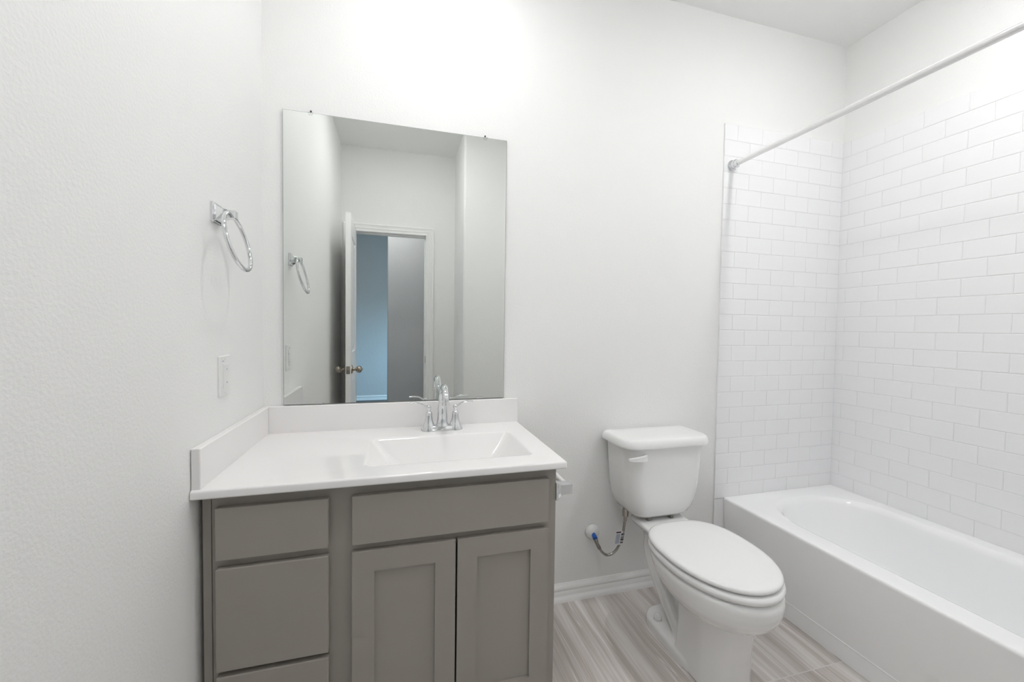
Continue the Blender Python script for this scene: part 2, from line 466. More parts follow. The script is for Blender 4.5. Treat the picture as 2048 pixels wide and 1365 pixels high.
pl = bpy.data.lights.new('window_portal', 'AREA'); pl.shape = 'RECTANGLE'; pl.size = wz1 - wz0; pl.size_y = wy1 - wy0
pl.cycles.is_portal = True
po = bpy.data.objects.new('window_portal', pl); COL.objects.link(po)
po.location = (WX + 0.09, (wy0 + wy1) / 2, (wz0 + wz1) / 2); po.rotation_euler = (0, math.radians(90), 0)

# ------------------------------------------------------------------ ceiling lamps (just outside the frame), two of them added as fill
def ceiling_lamp(x, y, strength, label, rad=0.085, col=(1, 1, 0.998)):
    t = thing('ceiling_light', label, 'ceiling light', (x, y, H))
    bm = bmesh.new(); lathe(bm, [(rad + 0.012, 0), (rad + 0.012, -0.018), (rad + 0.004, -0.022)], 32)
    obj('base', bm, M['plastic'], t, smooth=True, angle=0.6)
    bm = bmesh.new()
    prof = [(rad * math.cos(a), -0.022 - 0.22 * rad * math.sin(a)) for a in [0.5 * math.pi * i / 6 for i in range(6)]] + [(0.004, -0.022 - 0.22 * rad)]
    lathe(bm, prof, 20)
    obj('glass_dome', bm, emit('lamp_glow', col, strength), t, smooth=True)
    return t
ceiling_lamp(0.65, -0.46, LAMP_VANITY, 'round flush ceiling light above the vanity and sink', rad=0.052)
ceiling_lamp(2.10, -0.92, LAMP_TUB, 'round flush ceiling light above the bathtub edge', rad=0.055)
ceiling_lamp(0.50, -1.20, LAMP_FILL, 'wide round fill lamp added on the ceiling between the vanity and the door', rad=0.15)  # added fill for the low walls, not a known fixture
ceiling_lamp(-0.60, -4.30, 30.0, 'round fill lamp added on the bedroom ceiling beyond the hall')  # added to put white light on the blue far wall
ceiling_lamp(0.28, -2.66, LAMP_HALL, 'round flush ceiling light in the hall outside the door')

# ------------------------------------------------------------------ vanity cabinet
van = thing('vanity_cabinet', 'grey shaker vanity cabinet under the white sink top', 'cabinet', (0.48, -0.26, 0))
def vp(name, bm, material=None, bevel=0.0, parent=None, **k):
    o = obj(name, bm, material or M['cabinet'], None, bevel=bevel, **k)
    pr = parent or van
    o.parent = pr
    off = Vector(van.location)
    o.location = -off if pr is van else (0, 0, 0)
    return o
FY = -0.515   # face frame plane
cx0, cx1, cz0, cz1 = 0.0330, 0.9465, 0.095, 0.8095
vp('carcass', boxes((cx0, cx0 + 0.016, FY + 0.02, -0.003, 0, cz1), (cx1 - 0.016, cx1, FY + 0.02, -0.003, 0, cz1), (cx0 + 0.016, cx1 - 0.016, FY + 0.02, -0.003, cz0, cz0 + 0.016),
                    (cx0 + 0.016, cx1 - 0.016, -0.009, -0.003, cz0, cz1), (0.323, 0.339, FY + 0.02, -0.009, cz0 + 0.016, cz1 - 0.13)))
# face frame
vp('face_frame', boxes((cx0, 0.064, FY, FY + 0.02, cz0, cz1), (0.286, 0.376, FY, FY + 0.02, cz0, cz1), (0.902, cx1, FY, FY + 0.02, cz0, cz1),
                       (0.064, 0.286, FY, FY + 0.02, 0.768, cz1), (0.376, 0.902, FY, FY + 0.02, 0.768, cz1),
                       (0.064, 0.286, FY, FY + 0.02, 0.618, 0.656), (0.376, 0.902, FY, FY + 0.02, 0.610, 0.662),
                       (0.064, 0.286, FY, FY + 0.02, 0.345, 0.374), (0.064, 0.286, FY, FY + 0.02, cz0, 0.135), (0.376, 0.902, FY, FY + 0.02, cz0, 0.135)))
vp('filler_strip', boxes((0.0117, 0.0300, FY + 0.003, -0.02, 0, cz1)))
vp('toe_kick', boxes((cx0 + 0.016, cx1 - 0.016, -0.45, -0.435, 0, cz0)), M['toe'])
FF = -0.535
for z0, z1 in ((0.6475, 0.779), (0.366, 0.6258), (0.118, 0.3525)):
    vp('drawer_front', boxes((0.0455, 0.302, FF, FY - 0.0006, z0, z1)), bevel=0.0022, seg=3)
vp('false_front', boxes((0.360, 0.918, FF, FY - 0.0006, 0.6455, 0.7785)), bevel=0.0022, seg=3)
def shaker(x0, x1, z0, z1, rail=0.057):
    d = vp('door', boxes((x0, x0 + rail, FF, FY - 0.0006, z0, z1), (x1 - rail, x1, FF, FY - 0.0006, z0, z1),
                         (x0 + rail, x1 - rail, FF, FY - 0.0006, z0, z0 + rail), (x0 + rail, x1 - rail, FF, FY - 0.0006, z1 - rail, z1)))
    vp('door_panel', boxes((x0 + rail - 0.003, x1 - rail + 0.003, FF + 0.0085, FY - 0.003, z0 + rail - 0.003, z1 - rail + 0.003)), parent=d)
    return d
shaker(0.360, 0.6362, 0.118, 0.6258)
shaker(0.6418, 0.918, 0.118, 0.6258)

# ------------------------------------------------------------------ vanity top with integral basin
top = thing('sink_countertop', 'white cultured marble vanity countertop with rectangular integral sink', 'countertop', (0.48, -0.27, 0.811))
def tp(name, bm, material=None, parent=None, **k):
    o = obj(name, bm, material or M['marble'], None, **k)
    o.parent = top; o.location = -Vector(top.location)
    return o
TX0, TX1, TY0, TY1 = 0.0012, 0.968, -0.5525, -0.0012
ZC = 0.833
bx0, bx1, by0, by1 = 0.389, 0.886, -0.462, -0.172
rings = [rrect(TX0 + 0.003, TX1 - 0.003, TY0 + 0.003, TY1 - 0.0005, [0.002, 0.004, 0.001, 0.001], 0.8105),
         rrect(TX0, TX1, TY0, TY1, [0.004, 0.006, 0.001, 0.001], 0.8135),
         rrect(TX0, TX1, TY0, TY1, [0.004, 0.006, 0.001, 0.001], 0.8275),
         rrect(TX0 + 0.0005, TX1 - 0.0012, TY0 + 0.0012, TY1, [0.004, 0.007, 0.001, 0.001], 0.8304),
         rrect(TX0 + 0.001, TX1 - 0.0048, TY0 + 0.0048, TY1 - 0.0005, [0.004, 0.007, 0.001, 0.001], ZC),
         rrect(TX0 + 0.0015, TX1 - 0.0060, TY0 + 0.0060, TY1 - 0.001, [0.004, 0.007, 0.001, 0.001], ZC),
         rrect(bx0 - 0.012, bx1 + 0.012, by0 - 0.010, by1 + 0.010, 0.030, ZC),
         rrect(bx0 - 0.010, bx1 + 0.010, by0 - 0.008, by1 + 0.008, 0.029, ZC - 0.0001),
         rrect(bx0 - 0.005, bx1 + 0.005, by0 - 0.004, by1 + 0.004, 0.026, ZC - 0.0005),
         rrect(bx0, bx1, by0, by1, 0.022, ZC - 0.0035),
         rrect(bx0 + 0.005, bx1 - 0.004, by0 + 0.002, by1 - 0.003, 0.020, ZC - 0.009),
         rrect(bx0 + 0.035, bx1 - 0.030, by0 + 0.008, by1 - 0.024, 0.024, ZC - 0.045),
         rrect(bx0 + 0.072, bx1 - 0.060, by0 + 0.018, by1 - 0.046, 0.030, ZC - 0.083),
         rrect(bx0 + 0.085, bx1 - 0.072, by0 + 0.026, by1 - 0.055, 0.034, ZC - 0.094),
         rrect(bx0 + 0.105, bx1 - 0.090, by0 + 0.040, by1 - 0.070, 0.036, ZC - 0.100),
         rrect(0.6275, 0.6525, -0.325, -0.300, 0.0124, ZC - 0.103)]
bm = bmesh.new(); loft(bm, rings, cap0=False)
# underside closing faces left open inside the cabinet
tp('sink_slab', bm, smooth=True, angle=0.7)
bm = bmesh.new()
lathe(bm, [(0.0225, 0), (0.0225, 0.002), (0.018, 0.003), (0.014, 0.0015), (0.001, 0.0012)], 28, Matrix.Translation((0.640, -0.3125, ZC - 0.1025)))
tp('drain', bm, M['chrome'], smooth=True)
tp('backsplash', boxes((0.0208, TX1, -0.0205, -0.0013, ZC - 0.004, 0.9325)), bevel=0.003, seg=3)
tp('side_splash', boxes((0.0012, 0.0212, -0.5440, -0.0013, ZC - 0.004, 0.9323)), bevel=0.003, seg=3)

# ------------------------------------------------------------------ faucet
FX, FYB = 0.641, -0.088
fau = thing('faucet', 'chrome two-handle faucet with arched spout behind the sink', 'faucet', (FX, FYB, ZC + 0.0004))
bm = bmesh.new()
def stadium(a, b, z, n=10):
    pts = []
    for k in range(n + 1): pts.append((a + b * math.sin(math.pi * k / n), -b * math.cos(math.pi * k / n), z))
    for k in range(n + 1): pts.append((-a - b * math.sin(math.pi * k / n), b * math.cos(math.pi * k / n), z))
    return pts
loft(bm, [stadium(0.051, 0.0265, 0), stadium(0.051, 0.0265, 0.003), stadium(0.051, 0.0225, 0.007), stadium(0.051, 0.0205, 0.015), stadium(0.051, 0.0180, 0.0175)])
obj('base_plate', bm, M['chrome'], fau, smooth=True, angle=0.6)
def handle(s):
    bm = bmesh.new()
    lathe(bm, [(0.0290, 0.0), (0.0290, 0.003), (0.0262, 0.010), (0.0240, 0.017), (0.0205, 0.025), (0.0170, 0.034), (0.0146, 0.044), (0.0132, 0.054), (0.0124, 0.062), (0.0130, 0.065), (0.0105, 0.069), (0.0065, 0.074), (0.0058, 0.078), (0.0085, 0.083), (0.0095, 0.088), (0.0080, 0.094), (0.003, 0.0975)], 26, Matrix.Translation((s * 0.051, 0, 0)))
    h = obj('handle', bm, M['chrome'], fau, smooth=True, angle=0.8)
    bm = bmesh.new()
    path = smooth_path([(s * 0.054, 0.0, 0.089), (s * 0.066, 0.001, 0.094), (s * 0.078, 0.003, 0.101), (s * 0.093, 0.004, 0.1055), (s * 0.108, 0.005, 0.1065), (s * 0.121, 0.006, 0.106)], 5)
    n = len(path); rings = []
    for i, p in enumerate(path):
        t = i / (n - 1)
        wdt = 0.0045 + 0.0045 * min(1, t * 1.6); hgt = 0.0050 - 0.0022 * min(1, t * 1.6)
        rings.append([(p.x, p.y + wdt * math.cos(a), p.z + hgt * math.sin(a)) for a in [2 * math.pi * k / 14 for k in range(14)]])
    loft(bm, rings)
    obj('lever', bm, M['chrome'], h, smooth=True, angle=1.0)
handle(1); handle(-1)
bm = bmesh.new()
path = smooth_path([(0, 0, 0.016), (0, 0, 0.05), (0, -0.002, 0.10), (0, -0.010, 0.138), (0, -0.032, 0.163), (0, -0.064, 0.172), (0, -0.096, 0.163), (0, -0.115, 0.143), (0, -0.120, 0.124)], 6)
n = len(path)
rad = []
for i in range(n):
    t = i / (n - 1)
    rad.append(0.0225 - 0.0085 * min(1, t / 0.40) if t < 0.40 else 0.0140 - 0.0020 * (t - 0.40) / 0.60)
rad[0] = 0.026; rad[1] = 0.0245
tube(bm, path, rad, 22)
obj('spout', bm, M['chrome'], fau, smooth=True, angle=0.8)
bm = bmesh.new(); lathe(bm, [(0.0125, 0.0), (0.0132, -0.002), (0.0132, -0.010), (0.0110, -0.012)], 20, axis_m((0, -0.1200, 0.126), (0, 0.12, 1)))
obj('aerator', bm, M['chrome'], fau, smooth=True, angle=0.6)
bm = bmesh.new(); lathe(bm, [(0.0028, 0.016), (0.0028, 0.062), (0.0048, 0.064), (0.0055, 0.070), (0.0040, 0.075), (0.0008, 0.077)], 14, Matrix.Translation((0, 0.0255, 0)))
obj('lift_rod', bm, M['chrome'], fau, smooth=True, angle=0.7)

# ------------------------------------------------------------------ mirror and clips
mir = thing('wall_mirror', 'frameless rectangular mirror above the vanity backsplash', 'mirror', (0.4877, 0, 0.934))
def mp(name, bm, material, **k):
    o = obj(name, bm, material, None, **k); o.parent = mir; o.location = -Vector(mir.location); return o
MX0, MX1, MZ0, MZ1 = 0.0685, 0.9068, 0.9350, 2.0116
bm = bmesh.new()
YM = -0.0098
e = 0.0013
sides = [(MX0, MZ0), (MX1, MZ0), (MX1, MZ1), (MX0, MZ1)]
inn = [(MX0 + e, MZ0 + e), (MX1 - e, MZ0 + e), (MX1 - e, MZ1 - e), (MX0 + e, MZ1 - e)]
vs = loft(bm, [[(x, -0.0045, z) for x, z in sides], [(x, YM + 0.0012, z) for x, z in sides], [(x, YM, z) for x, z in inn]], mi=1)
for f in bm.faces:
    if all(v in vs[2] for v in f.verts): f.material_index = 0
mp('glass', bm, [M['mirror'], M['mirror_edge']])
for cx in (0.161, 0.816):
    bm = bmesh.new()
    pts = [(0.010 * math.cos(a), 0.010 * math.sin(a)) for a in [math.pi + math.pi * k / 12 for k in range(13)]]
    loft(bm, [[(cx + x, YM - 0.0002, MZ1 + z) for x, z in pts], [(cx + x, YM - 0.0018, MZ1 + z) for x, z in pts]])
    c = mp('clip', bm, M['clear'])
    bm = bmesh.new(); lathe(bm, [(0.0030, 0.0003), (0.0030, 0.0035), (0.0018, 0.0048)], 14, axis_m((cx, 0, MZ1 + 0.0085), (0, -1, 0)))
    s_ = obj('screw', bm, M['dark'], c, smooth=True, angle=0.6)
for cx in (0.189, 0.803):
    mp('bracket', boxes((cx - 0.014, cx + 0.014, YM - 0.0022, YM - 0.0003, MZ0 + 0.0005, MZ0 + 0.0085)), M['chrome'], bevel=0.0006)

# ------------------------------------------------------------------ towel ring
TRY, TRZ = -0.396, 1.527
tr = thing('towel_ring', 'chrome towel ring on a square plate on the left wall', 'towel ring', (0, TRY, TRZ))
bm = bmesh.new()
def sq(s, x, r=0.0015): return [(x, y, z) for y, z, _ in rrect(-s, s, -s, s, r, 0, 3, 1)]
loft(bm, [sq(0.027, 0.0002), sq(0.027, 0.006), sq(0.0255, 0.0075)])
obj('mounting_plate', bm, M['chrome'], tr)
bm = bmesh.new()
loft(bm, [sq(0.0235, 0.0077), sq(0.0205, 0.011), sq(0.0140, 0.022), sq(0.0112, 0.034), sq(0.0105, 0.050), sq(0.0095, 0.0515)])
obj('post', bm, M['chrome'], tr)
bm = bmesh.new()
RR = 0.077; tilt = math.atan2(0.037, 0.153)
topp = Vector((0.036, 0.0, 0.003))
path = []
for k in range(48):
    a = 2 * math.pi * k / 48
    yy = RR * math.sin(a); dd = RR - RR * math.cos(a)
    path.append(topp + Vector((dd * math.sin(tilt), yy, -dd * math.cos(tilt))))
tube(bm, path, 0.0058, 12, closed=True)
obj('ring', bm, M['chrome'], tr, smooth=True)

# ------------------------------------------------------------------ wall plates
def plate_mesh():
    bm = bmesh.new()
    loft(bm, [rrect(-0.035, 0.035, -0.0575, 0.0575, 0.003, 0.0002, 4, 1), rrect(-0.035, 0.035, -0.0575, 0.0575, 0.003, 0.004, 4, 1), rrect(-0.0325, 0.0325, -0.055, 0.055, 0.003, 0.0062, 4, 1)])
    return bm
to_left = Matrix(((0, 0, 1, 0), (1, 0, 0, 0), (0, 1, 0, 0), (0, 0, 0, 1)))    # (u, v, h) -> (h, u, v): faces +x
to_alc = Matrix(((0, 0, -1, 0), (-1, 0, 0, 0), (0, 1, 0, 0), (0, 0, 0, 1)))   # faces -x
def plated(bm, mx): bmesh.ops.transform(bm, matrix=mx, verts=bm.verts); return bm
gf = thing('wall_outlet', 'white rectangular outlet plate on left wall below towel ring', 'outlet', (0, -0.3525, 1.0855))
obj('cover_plate', plated(plate_mesh(), to_left), M['plastic'], gf)
bm = bmesh.new(); loft(bm, [rrect(-0.0168, 0.0168, -0.0335, 0.0335, 0.002, 0.0062, 3, 1), rrect(-0.0168, 0.0168, -0.0335, 0.0335, 0.002, 0.0080, 3, 1), rrect(-0.0160, 0.0160, -0.0327, 0.0327, 0.002, 0.0086, 3, 1)])
ins = obj('receptacle', plated(bm, to_left), M['plastic'], gf)
for cz in (0.0185, -0.0185):
    bm = bmesh.new(); lathe(bm, [(0.0026, 0.0086), (0.0026, 0.0092), (0.0015, 0.0095)], 12, Matrix.Translation((0.004, cz, 0)))
    obj('button', plated(bm, to_left), M['tag_grey'], ins)
bm = bmesh.new(); box(bm, -0.020, -0.008, 0.0408, 0.0436, 0.0062, 0.0065)
obj('marking', plated(bm, to_left), M['tag_grey'], gf)
for cz in (0.048, -0.048):
    bm = bmesh.new(); lathe(bm, [(0.0028, 0.0062), (0.0026, 0.0070), (0.001, 0.0073)], 12, Matrix.Translation((0, cz, 0)))
    obj('screw', plated(bm, to_left), M['plastic'], gf, smooth=True)

sw = thing('light_switch', 'white toggle switch plate on the alcove wall seen in the mirror', 'light switch', (XA, -1.80, 1.335))
obj('cover_plate', plated(plate_mesh(), to_alc), M['plastic'], sw)
bm = bmesh.new(); loft(bm, [rrect(-0.005, 0.005, -0.012, 0.012, 0.001, 0.0062, 2, 1), rrect(-0.0045, 0.0045, 0.000, 0.011, 0.001, 0.0165, 2, 1)])
obj('toggle', plated(bm, to_alc), M['plastic'], sw)

# ------------------------------------------------------------------ toilet paper holder on the vanity side
ph = thing('toilet_paper_holder', 'chrome toilet paper holder on the right side of the vanity', 'paper holder', (0.9467, -0.42, 0.728))
def tph_post(y):
    bm = bmesh.new()
    def q(s, x): return [(x, y + a, b) for a, b, _ in rrect(-s, s, -s, s, 0.0015, 0, 3, 1)]
    loft(bm, [q(0.027, 0.0002), q(0.027, 0.006), q(0.0235, 0.009), q(0.0180, 0.020), q(0.0162, 0.032), q(0.0155, 0.058), q(0.0145, 0.0595)])
    obj('post', bm, M['chrome'], ph)
tph_post(-0.073); tph_post(0.073)
bm = bmesh.new(); tube(bm, [(0.047, -0.0605, 0), (0.047, 0.0605, 0)], 0.0120, 16)
obj('roller', bm, M['plastic'], ph, smooth=True, angle=0.6)

# ------------------------------------------------------------------ bathtub
tub = thing('bathtub', 'white alcove bathtub with flat apron below the tiled walls', 'bathtub', (2.42, -0.77, 0))
def bp_(name, bm, material=None, **k):
    o = obj(name, bm, material or M['tub'], None, **k); o.parent = tub; o.location = -Vector(tub.location); return o
X0, X1, Y0, Y1 = 2.063, W - 0.0092, YF + 0.0092, -0.0092
ix0, ix1, iy0, iy1 = 2.168, 2.705, -1.455, -0.105
hr = [0.16, 0.16, 0.235, 0.235]
rings = [rrect(X0 + 0.0200, X1, Y0, Y1, 0.001, 0.0005, 12, 10),
         rrect(X0 + 0.0195, X1, Y0, Y1, 0.001, 0.0690, 12, 10),
         rrect(X0 + 0.0160, X1, Y0, Y1, 0.001, 0.0720, 12, 10),
         rrect(X0 + 0.0160, X1, Y0, Y1, 0.001, 0.0732, 12, 10),
         rrect(X0 + 0.0185, X1, Y0, Y1, 0.001, 0.0760, 12, 10),
         rrect(X0 + 0.0180, X1, Y0, Y1, 0.001, 0.0800, 12, 10),
         rrect(X0, X1, Y0, Y1, 0.001, T - 0.016, 12, 10),
         rrect(X0, X1, Y0, Y1, 0.001, T - 0.010, 12, 10),
         rrect(X0 + 0.0010, X1, Y0, Y1, 0.001, T - 0.005, 12, 10),
         rrect(X0 + 0.0040, X1, Y0, Y1, 0.001, T - 0.0012, 12, 10),
         rrect(X0 + 0.0090, X1, Y0, Y1, 0.001, T, 12, 10),
         rrect(X0 + 0.0110, X1 - 0.001, Y0 + 0.001, Y1 - 0.001, 0.001, T, 12, 10),
         rrect(ix0 - 0.020, ix1 + 0.016, iy0 - 0.016, iy1 + 0.020, [q + 0.016 for q in hr], T - 0.0002, 12, 10),
         rrect(ix0 - 0.016, ix1 + 0.012, iy0 - 0.012, iy1 + 0.016, [q + 0.012 for q in hr], T - 0.001, 12, 10),
         rrect(ix0 - 0.009, ix1 + 0.007, iy0 - 0.007, iy1 + 0.009, [q + 0.007 for q in hr], T - 0.0028, 12, 10),
         rrect(ix0 - 0.002, ix1 + 0.002, iy0 - 0.002, iy1 + 0.002, hr, T - 0.007, 12, 10),
         ]
def inner(dx0, dx1, dyb, dyf, z):      # inset of the near, far, foot and head side; corner radii shrink with the inset
    k = max(dx0, dx1)
    return rrect(ix0 + dx0, ix1 - dx1, iy0 + dyb, iy1 - dyf, [max(q - k, 0.05) for q in hr], z, 12, 10)
for a_ in ((0.006, 0.005, 0.005, 0.006, T - 0.014), (0.012, 0.009, 0.009, 0.014, T - 0.026), (0.019, 0.012, 0.012, 0.026, T - 0.05), (0.032, 0.020, 0.020, 0.062, 0.27), (0.048, 0.032, 0.032, 0.112, 0.19),
           (0.066, 0.048, 0.048, 0.172, 0.125), (0.085, 0.066, 0.066, 0.222, 0.092), (0.110, 0.092, 0.092, 0.270, 0.078), (0.150, 0.140, 0.200, 0.400, 0.074)):
    rings.append(inner(*a_))
bm = bmesh.new(); loft(bm, rings)
bp_('tub_shell', bm, smooth=True, angle=0.75)
bm = bmesh.new(); lathe(bm, [(0.033, 0), (0.033, 0.002), (0.027, 0.004), (0.010, 0.003), (0.001, 0.003)], 26, Matrix.Translation((2.425, -1.22, 0.0745)))
bp_('drain', bm, M['chrome'], smooth=True)

# ------------------------------------------------------------------ shower rod
rod = thing('shower_rod', 'white straight shower curtain rod with chrome flange above the tub', 'shower rod', (2.053, YF / 2, 2.045))
ry1 = -0.0086 - YF / 2; ry0 = YF + 0.0086 - YF / 2
bm = bmesh.new(); tube(bm, [(0, ry0 + 0.004, 0), (0, 0.30, 0)], 0.0127, 20)
obj('outer_tube', bm, M['rod'], rod, smooth=True, angle=0.6)
bm = bmesh.new(); tube(bm, [(0, 0.298, 0), (0, ry1 - 0.004, 0)], 0.0112, 20)
obj('inner_tube', bm, M['rod'], rod, smooth=True, angle=0.6)
for y, s in ((ry1, -1), (ry0, 1)):
    bm = bmesh.new(); lathe(bm, [(0.026, 0.0), (0.026, 0.004), (0.022, 0.008), (0.0185, 0.010), (0.0185, 0.017), (0.021, 0.019), (0.021, 0.026), (0.0165, 0.029), (0.0135, 0.040)], 28, axis_m((0, y, 0), (0, s, 0)))
    obj('flange', bm, M['chrome'], rod, smooth=True, angle=0.6)

# ------------------------------------------------------------------ toilet
XC = 1.585
toi = thing('toilet', 'white two-piece toilet between the vanity and the bathtub', 'toilet', (XC, 0, 0))
# toilet-local coordinates: u to the right, v away from the wall (y = -v), z up
def egg(v0, v1, hw, z, n=56, nb=2.7, nf=2.05, k=0.46, du=0.0):
    vc = v0 + k * (v1 - v0); pts = []
    for i in range(n):
        a = 2 * math.pi * i / n
        c, s = math.cos(a), math.sin(a)
        e = nf if s >= 0 else nb
        ex = 2.0 / e
        u = hw * math.copysign(abs(c) ** ex, c)
        v = vc + (v1 - vc if s >= 0 else vc - v0) * math.copysign(abs(s) ** ex, s)
        pts.append((u + du, -v, z))
    return pts
bm = bmesh.new()
# bowl
loft(bm, [egg(0.400, 0.602, 0.080, 0.246), egg(0.372, 0.640, 0.118, 0.252), egg(0.345, 0.668, 0.145, 0.265), egg(0.315, 0.691, 0.163, 0.285), egg(0.286, 0.705, 0.175, 0.308),
          egg(0.259, 0.712, 0.181, 0.334), egg(0.246, 0.7135, 0.183, 0.357), egg(0.244, 0.710, 0.181, 0.371), egg(0.254, 0.699, 0.171, 0.3785)])
# front column
def col_ring(z, hw, v0, v1, r): return [(x, y, z) for x, y, _ in rrect(-hw, hw, -v1, -v0, [r, r, 0.012, 0.012], 0, 8, 4)]
loft(bm, [col_ring(0.0, 0.103, 0.392, 0.600, 0.085), col_ring(0.03, 0.102, 0.395, 0.597, 0.083), col_ring(0.09, 0.101, 0.400, 0.597, 0.08), col_ring(0.16, 0.101, 0.408, 0.602, 0.08), col_ring(0.215, 0.103, 0.408, 0.608, 0.082), col_ring(0.275, 0.108, 0.402, 0.612, 0.084)])
# foot
def foot_ring(z, hw, v0, v1): return [(x, y, z) for x, y, _ in rrect(-hw, hw, -v1, -v0, [0.07, 0.07, 0.075, 0.075], 0, 8, 4)]
loft(bm, [foot_ring(0.0, 0.108, 0.172, 0.520), foot_ring(0.028, 0.107, 0.174, 0.518), foot_ring(0.038, 0.102, 0.179, 0.510), foot_ring(0.042, 0.092, 0.190, 0.50)])
# core behind the column, and the trapway standing out from it on both sides
loft(bm, [[(x, y, z) for x, y, _ in rrect(-0.028, 0.028, -0.46, -v0, 0.02, 0, 4, 3)] for v0, z in ((0.25, 0.0), (0.22, 0.12), (0.19, 0.22), (0.17, 0.34))])
for sgn in (-1, 1):
    tp_path = smooth_path([(sgn * 0.046, -0.195, 0.385), (sgn * 0.048, -0.172, 0.325), (sgn * 0.049, -0.172, 0.268), (sgn * 0.049, -0.205, 0.212), (sgn * 0.049, -0.255, 0.158), (sgn * 0.049, -0.315, 0.102), (sgn * 0.049, -0.375, 0.050), (sgn * 0.047, -0.42, 0.010)], 5)
    nP = len(tp_path)
    tube(bm, tp_path, [0.038 - 0.010 * min(1.0, i / (nP * 0.45)) for i in range(nP)], 18)
# shelf under the tank and its neck
loft(bm, [[(x, y, z) for x, y, _ in rrect(-hw, hw, -0.30, -v0, [0.05, 0.05, 0.03, 0.03], 0, 8, 4)] for hw, v0, z in ((0.050, 0.165, 0.25), (0.060, 0.145, 0.31), (0.078, 0.115, 0.355), (0.106, 0.092, 0.382), (0.116, 0.085, 0.396), (0.114, 0.087, 0.406), (0.106, 0.095, 0.410))])
bowl = obj('bowl', bm, M['porcelain'], toi, smooth=True)
rm = bowl.modifiers.new('remesh', 'REMESH'); rm.mode = 'VOXEL'; rm.voxel_size = 0.0045; rm.use_smooth_shade = True
sm = bowl.modifiers.new('smooth', 'SMOOTH'); sm.factor = 0.5; sm.iterations = 4
for s in (-1, 1):
    bm = bmesh.new(); lathe(bm, [(0.0165, 0.0), (0.0160, 0.012), (0.0125, 0.021), (0.006, 0.0255), (0.001, 0.027)], 22, Matrix.Translation((s * 0.076, -0.262, 0.0405)))
    obj('bolt_cap', bm, M['porcelain'], toi, smooth=True)
# seat ring and lid
bm = bmesh.new()
loft(bm, [egg(0.256, 0.690, 0.166, 0.3800), egg(0.244, 0.701, 0.177, 0.3815), egg(0.236, 0.709, 0.185, 0.3860), egg(0.233, 0.712, 0.187, 0.3940), egg(0.234, 0.711, 0.186, 0.4010), egg(0.240, 0.704, 0.180, 0.4070), egg(0.252, 0.690, 0.168, 0.4095)])
obj('seat_ring', bm, M['seat'], toi, smooth=True, angle=1.2)
bm = bmesh.new()
loft(bm, [egg(0.256, 0.682, 0.163, 0.4135), egg(0.240, 0.697, 0.178, 0.4145), egg(0.234, 0.702, 0.184, 0.4170), egg(0.232, 0.7035, 0.1855, 0.420), egg(0.233, 0.7025, 0.1845, 0.4265), egg(0.240, 0.695, 0.178, 0.4310), egg(0.258, 0.678, 0.162, 0.4335), egg(0.32, 0.60, 0.10, 0.4345), egg(0.42, 0.50, 0.03, 0.4348)])
obj('seat_lid', bm, M['seat'], toi, smooth=True, angle=1.2)
# tank
def tank_ring(z, hw, v0, v1, rf, rb=0.025): return [(x, y, z) for x, y, _ in rrect(-hw, hw, -v1, -v0, [rf, rf, rb, rb], 0, 10, 5)]
bm = bmesh.new()
loft(bm, [tank_ring(0.4265, 0.110, 0.050, 0.165, 0.045), tank_ring(0.4290, 0.130, 0.036, 0.184, 0.055), tank_ring(0.441, 0.145, 0.026, 0.194, 0.062), tank_ring(0.465, 0.161, 0.019, 0.202, 0.066), tank_ring(0.50, 0.173, 0.015, 0.207, 0.068),
          tank_ring(0.56, 0.182, 0.013, 0.211, 0.068), tank_ring(0.65, 0.189, 0.012, 0.214, 0.066), tank_ring(0.738, 0.195, 0.012, 0.216, 0.064)])
obj('tank', bm, M['porcelain'], toi, smooth=True, angle=0.9)
bm = bmesh.new()
loft(bm, [tank_ring(0.7385, 0.212, 0.008, 0.228, 0.070), tank_ring(0.7405, 0.2195, 0.006, 0.234, 0.074), tank_ring(0.748, 0.2200, 0.006, 0.2345, 0.074), tank_ring(0.758, 0.2175, 0.007, 0.232, 0.073), tank_ring(0.767, 0.2140, 0.009, 0.2285, 0.070), tank_ring(0.7722, 0.2095, 0.012, 0.224, 0.067), tank_ring(0.7750, 0.2030, 0.017, 0.2175, 0.062), tank_ring(0.7764, 0.1930, 0.026, 0.208, 0.056, 0.02), tank_ring(0.7774, 0.150, 0.062, 0.172, 0.035, 0.015)])
obj('tank_lid', bm, M['porcelain'], toi, smooth=True, angle=0.9)
# flush lever on the front left
bm = bmesh.new()
rings = []
for u, v, z, hw, hz in ((-0.118, 0.2145, 0.704, 0.004, 0.012), (-0.122, 0.229, 0.7040, 0.006, 0.0125), (-0.140, 0.2345, 0.7030, 0.006, 0.0120), (-0.165, 0.2330, 0.7010, 0.0055, 0.0095), (-0.185, 0.2260, 0.6990, 0.005, 0.0075), (-0.199, 0.2180, 0.6975, 0.004, 0.005)):
    rings.append([(u, -(v - hw), z - hz), (u, -(v + hw), z - hz), (u, -(v + hw), z + hz), (u, -(v - hw), z + hz)])
loft(bm, rings)
obj('flush_lever', bm, M['seat'], toi, bevel=0.0022, seg=3, smooth=True, angle=0.8)
for u in (-0.066, 0.046):
    bm = bmesh.new(); lathe(bm, [(0.0125, 0.4104), (0.0125, 0.4262)], 6, Matrix.Translation((u, -0.166, 0)))
    obj('tank_bolt', bm, M['darkmetal'], toi)
bm = bmesh.new(); lathe(bm, [(0.038, 0.4102), (0.038, 0.4268)], 24, Matrix.Translation((0, -0.110, 0)))
obj('tank_gasket', bm, M['dark'], toi)

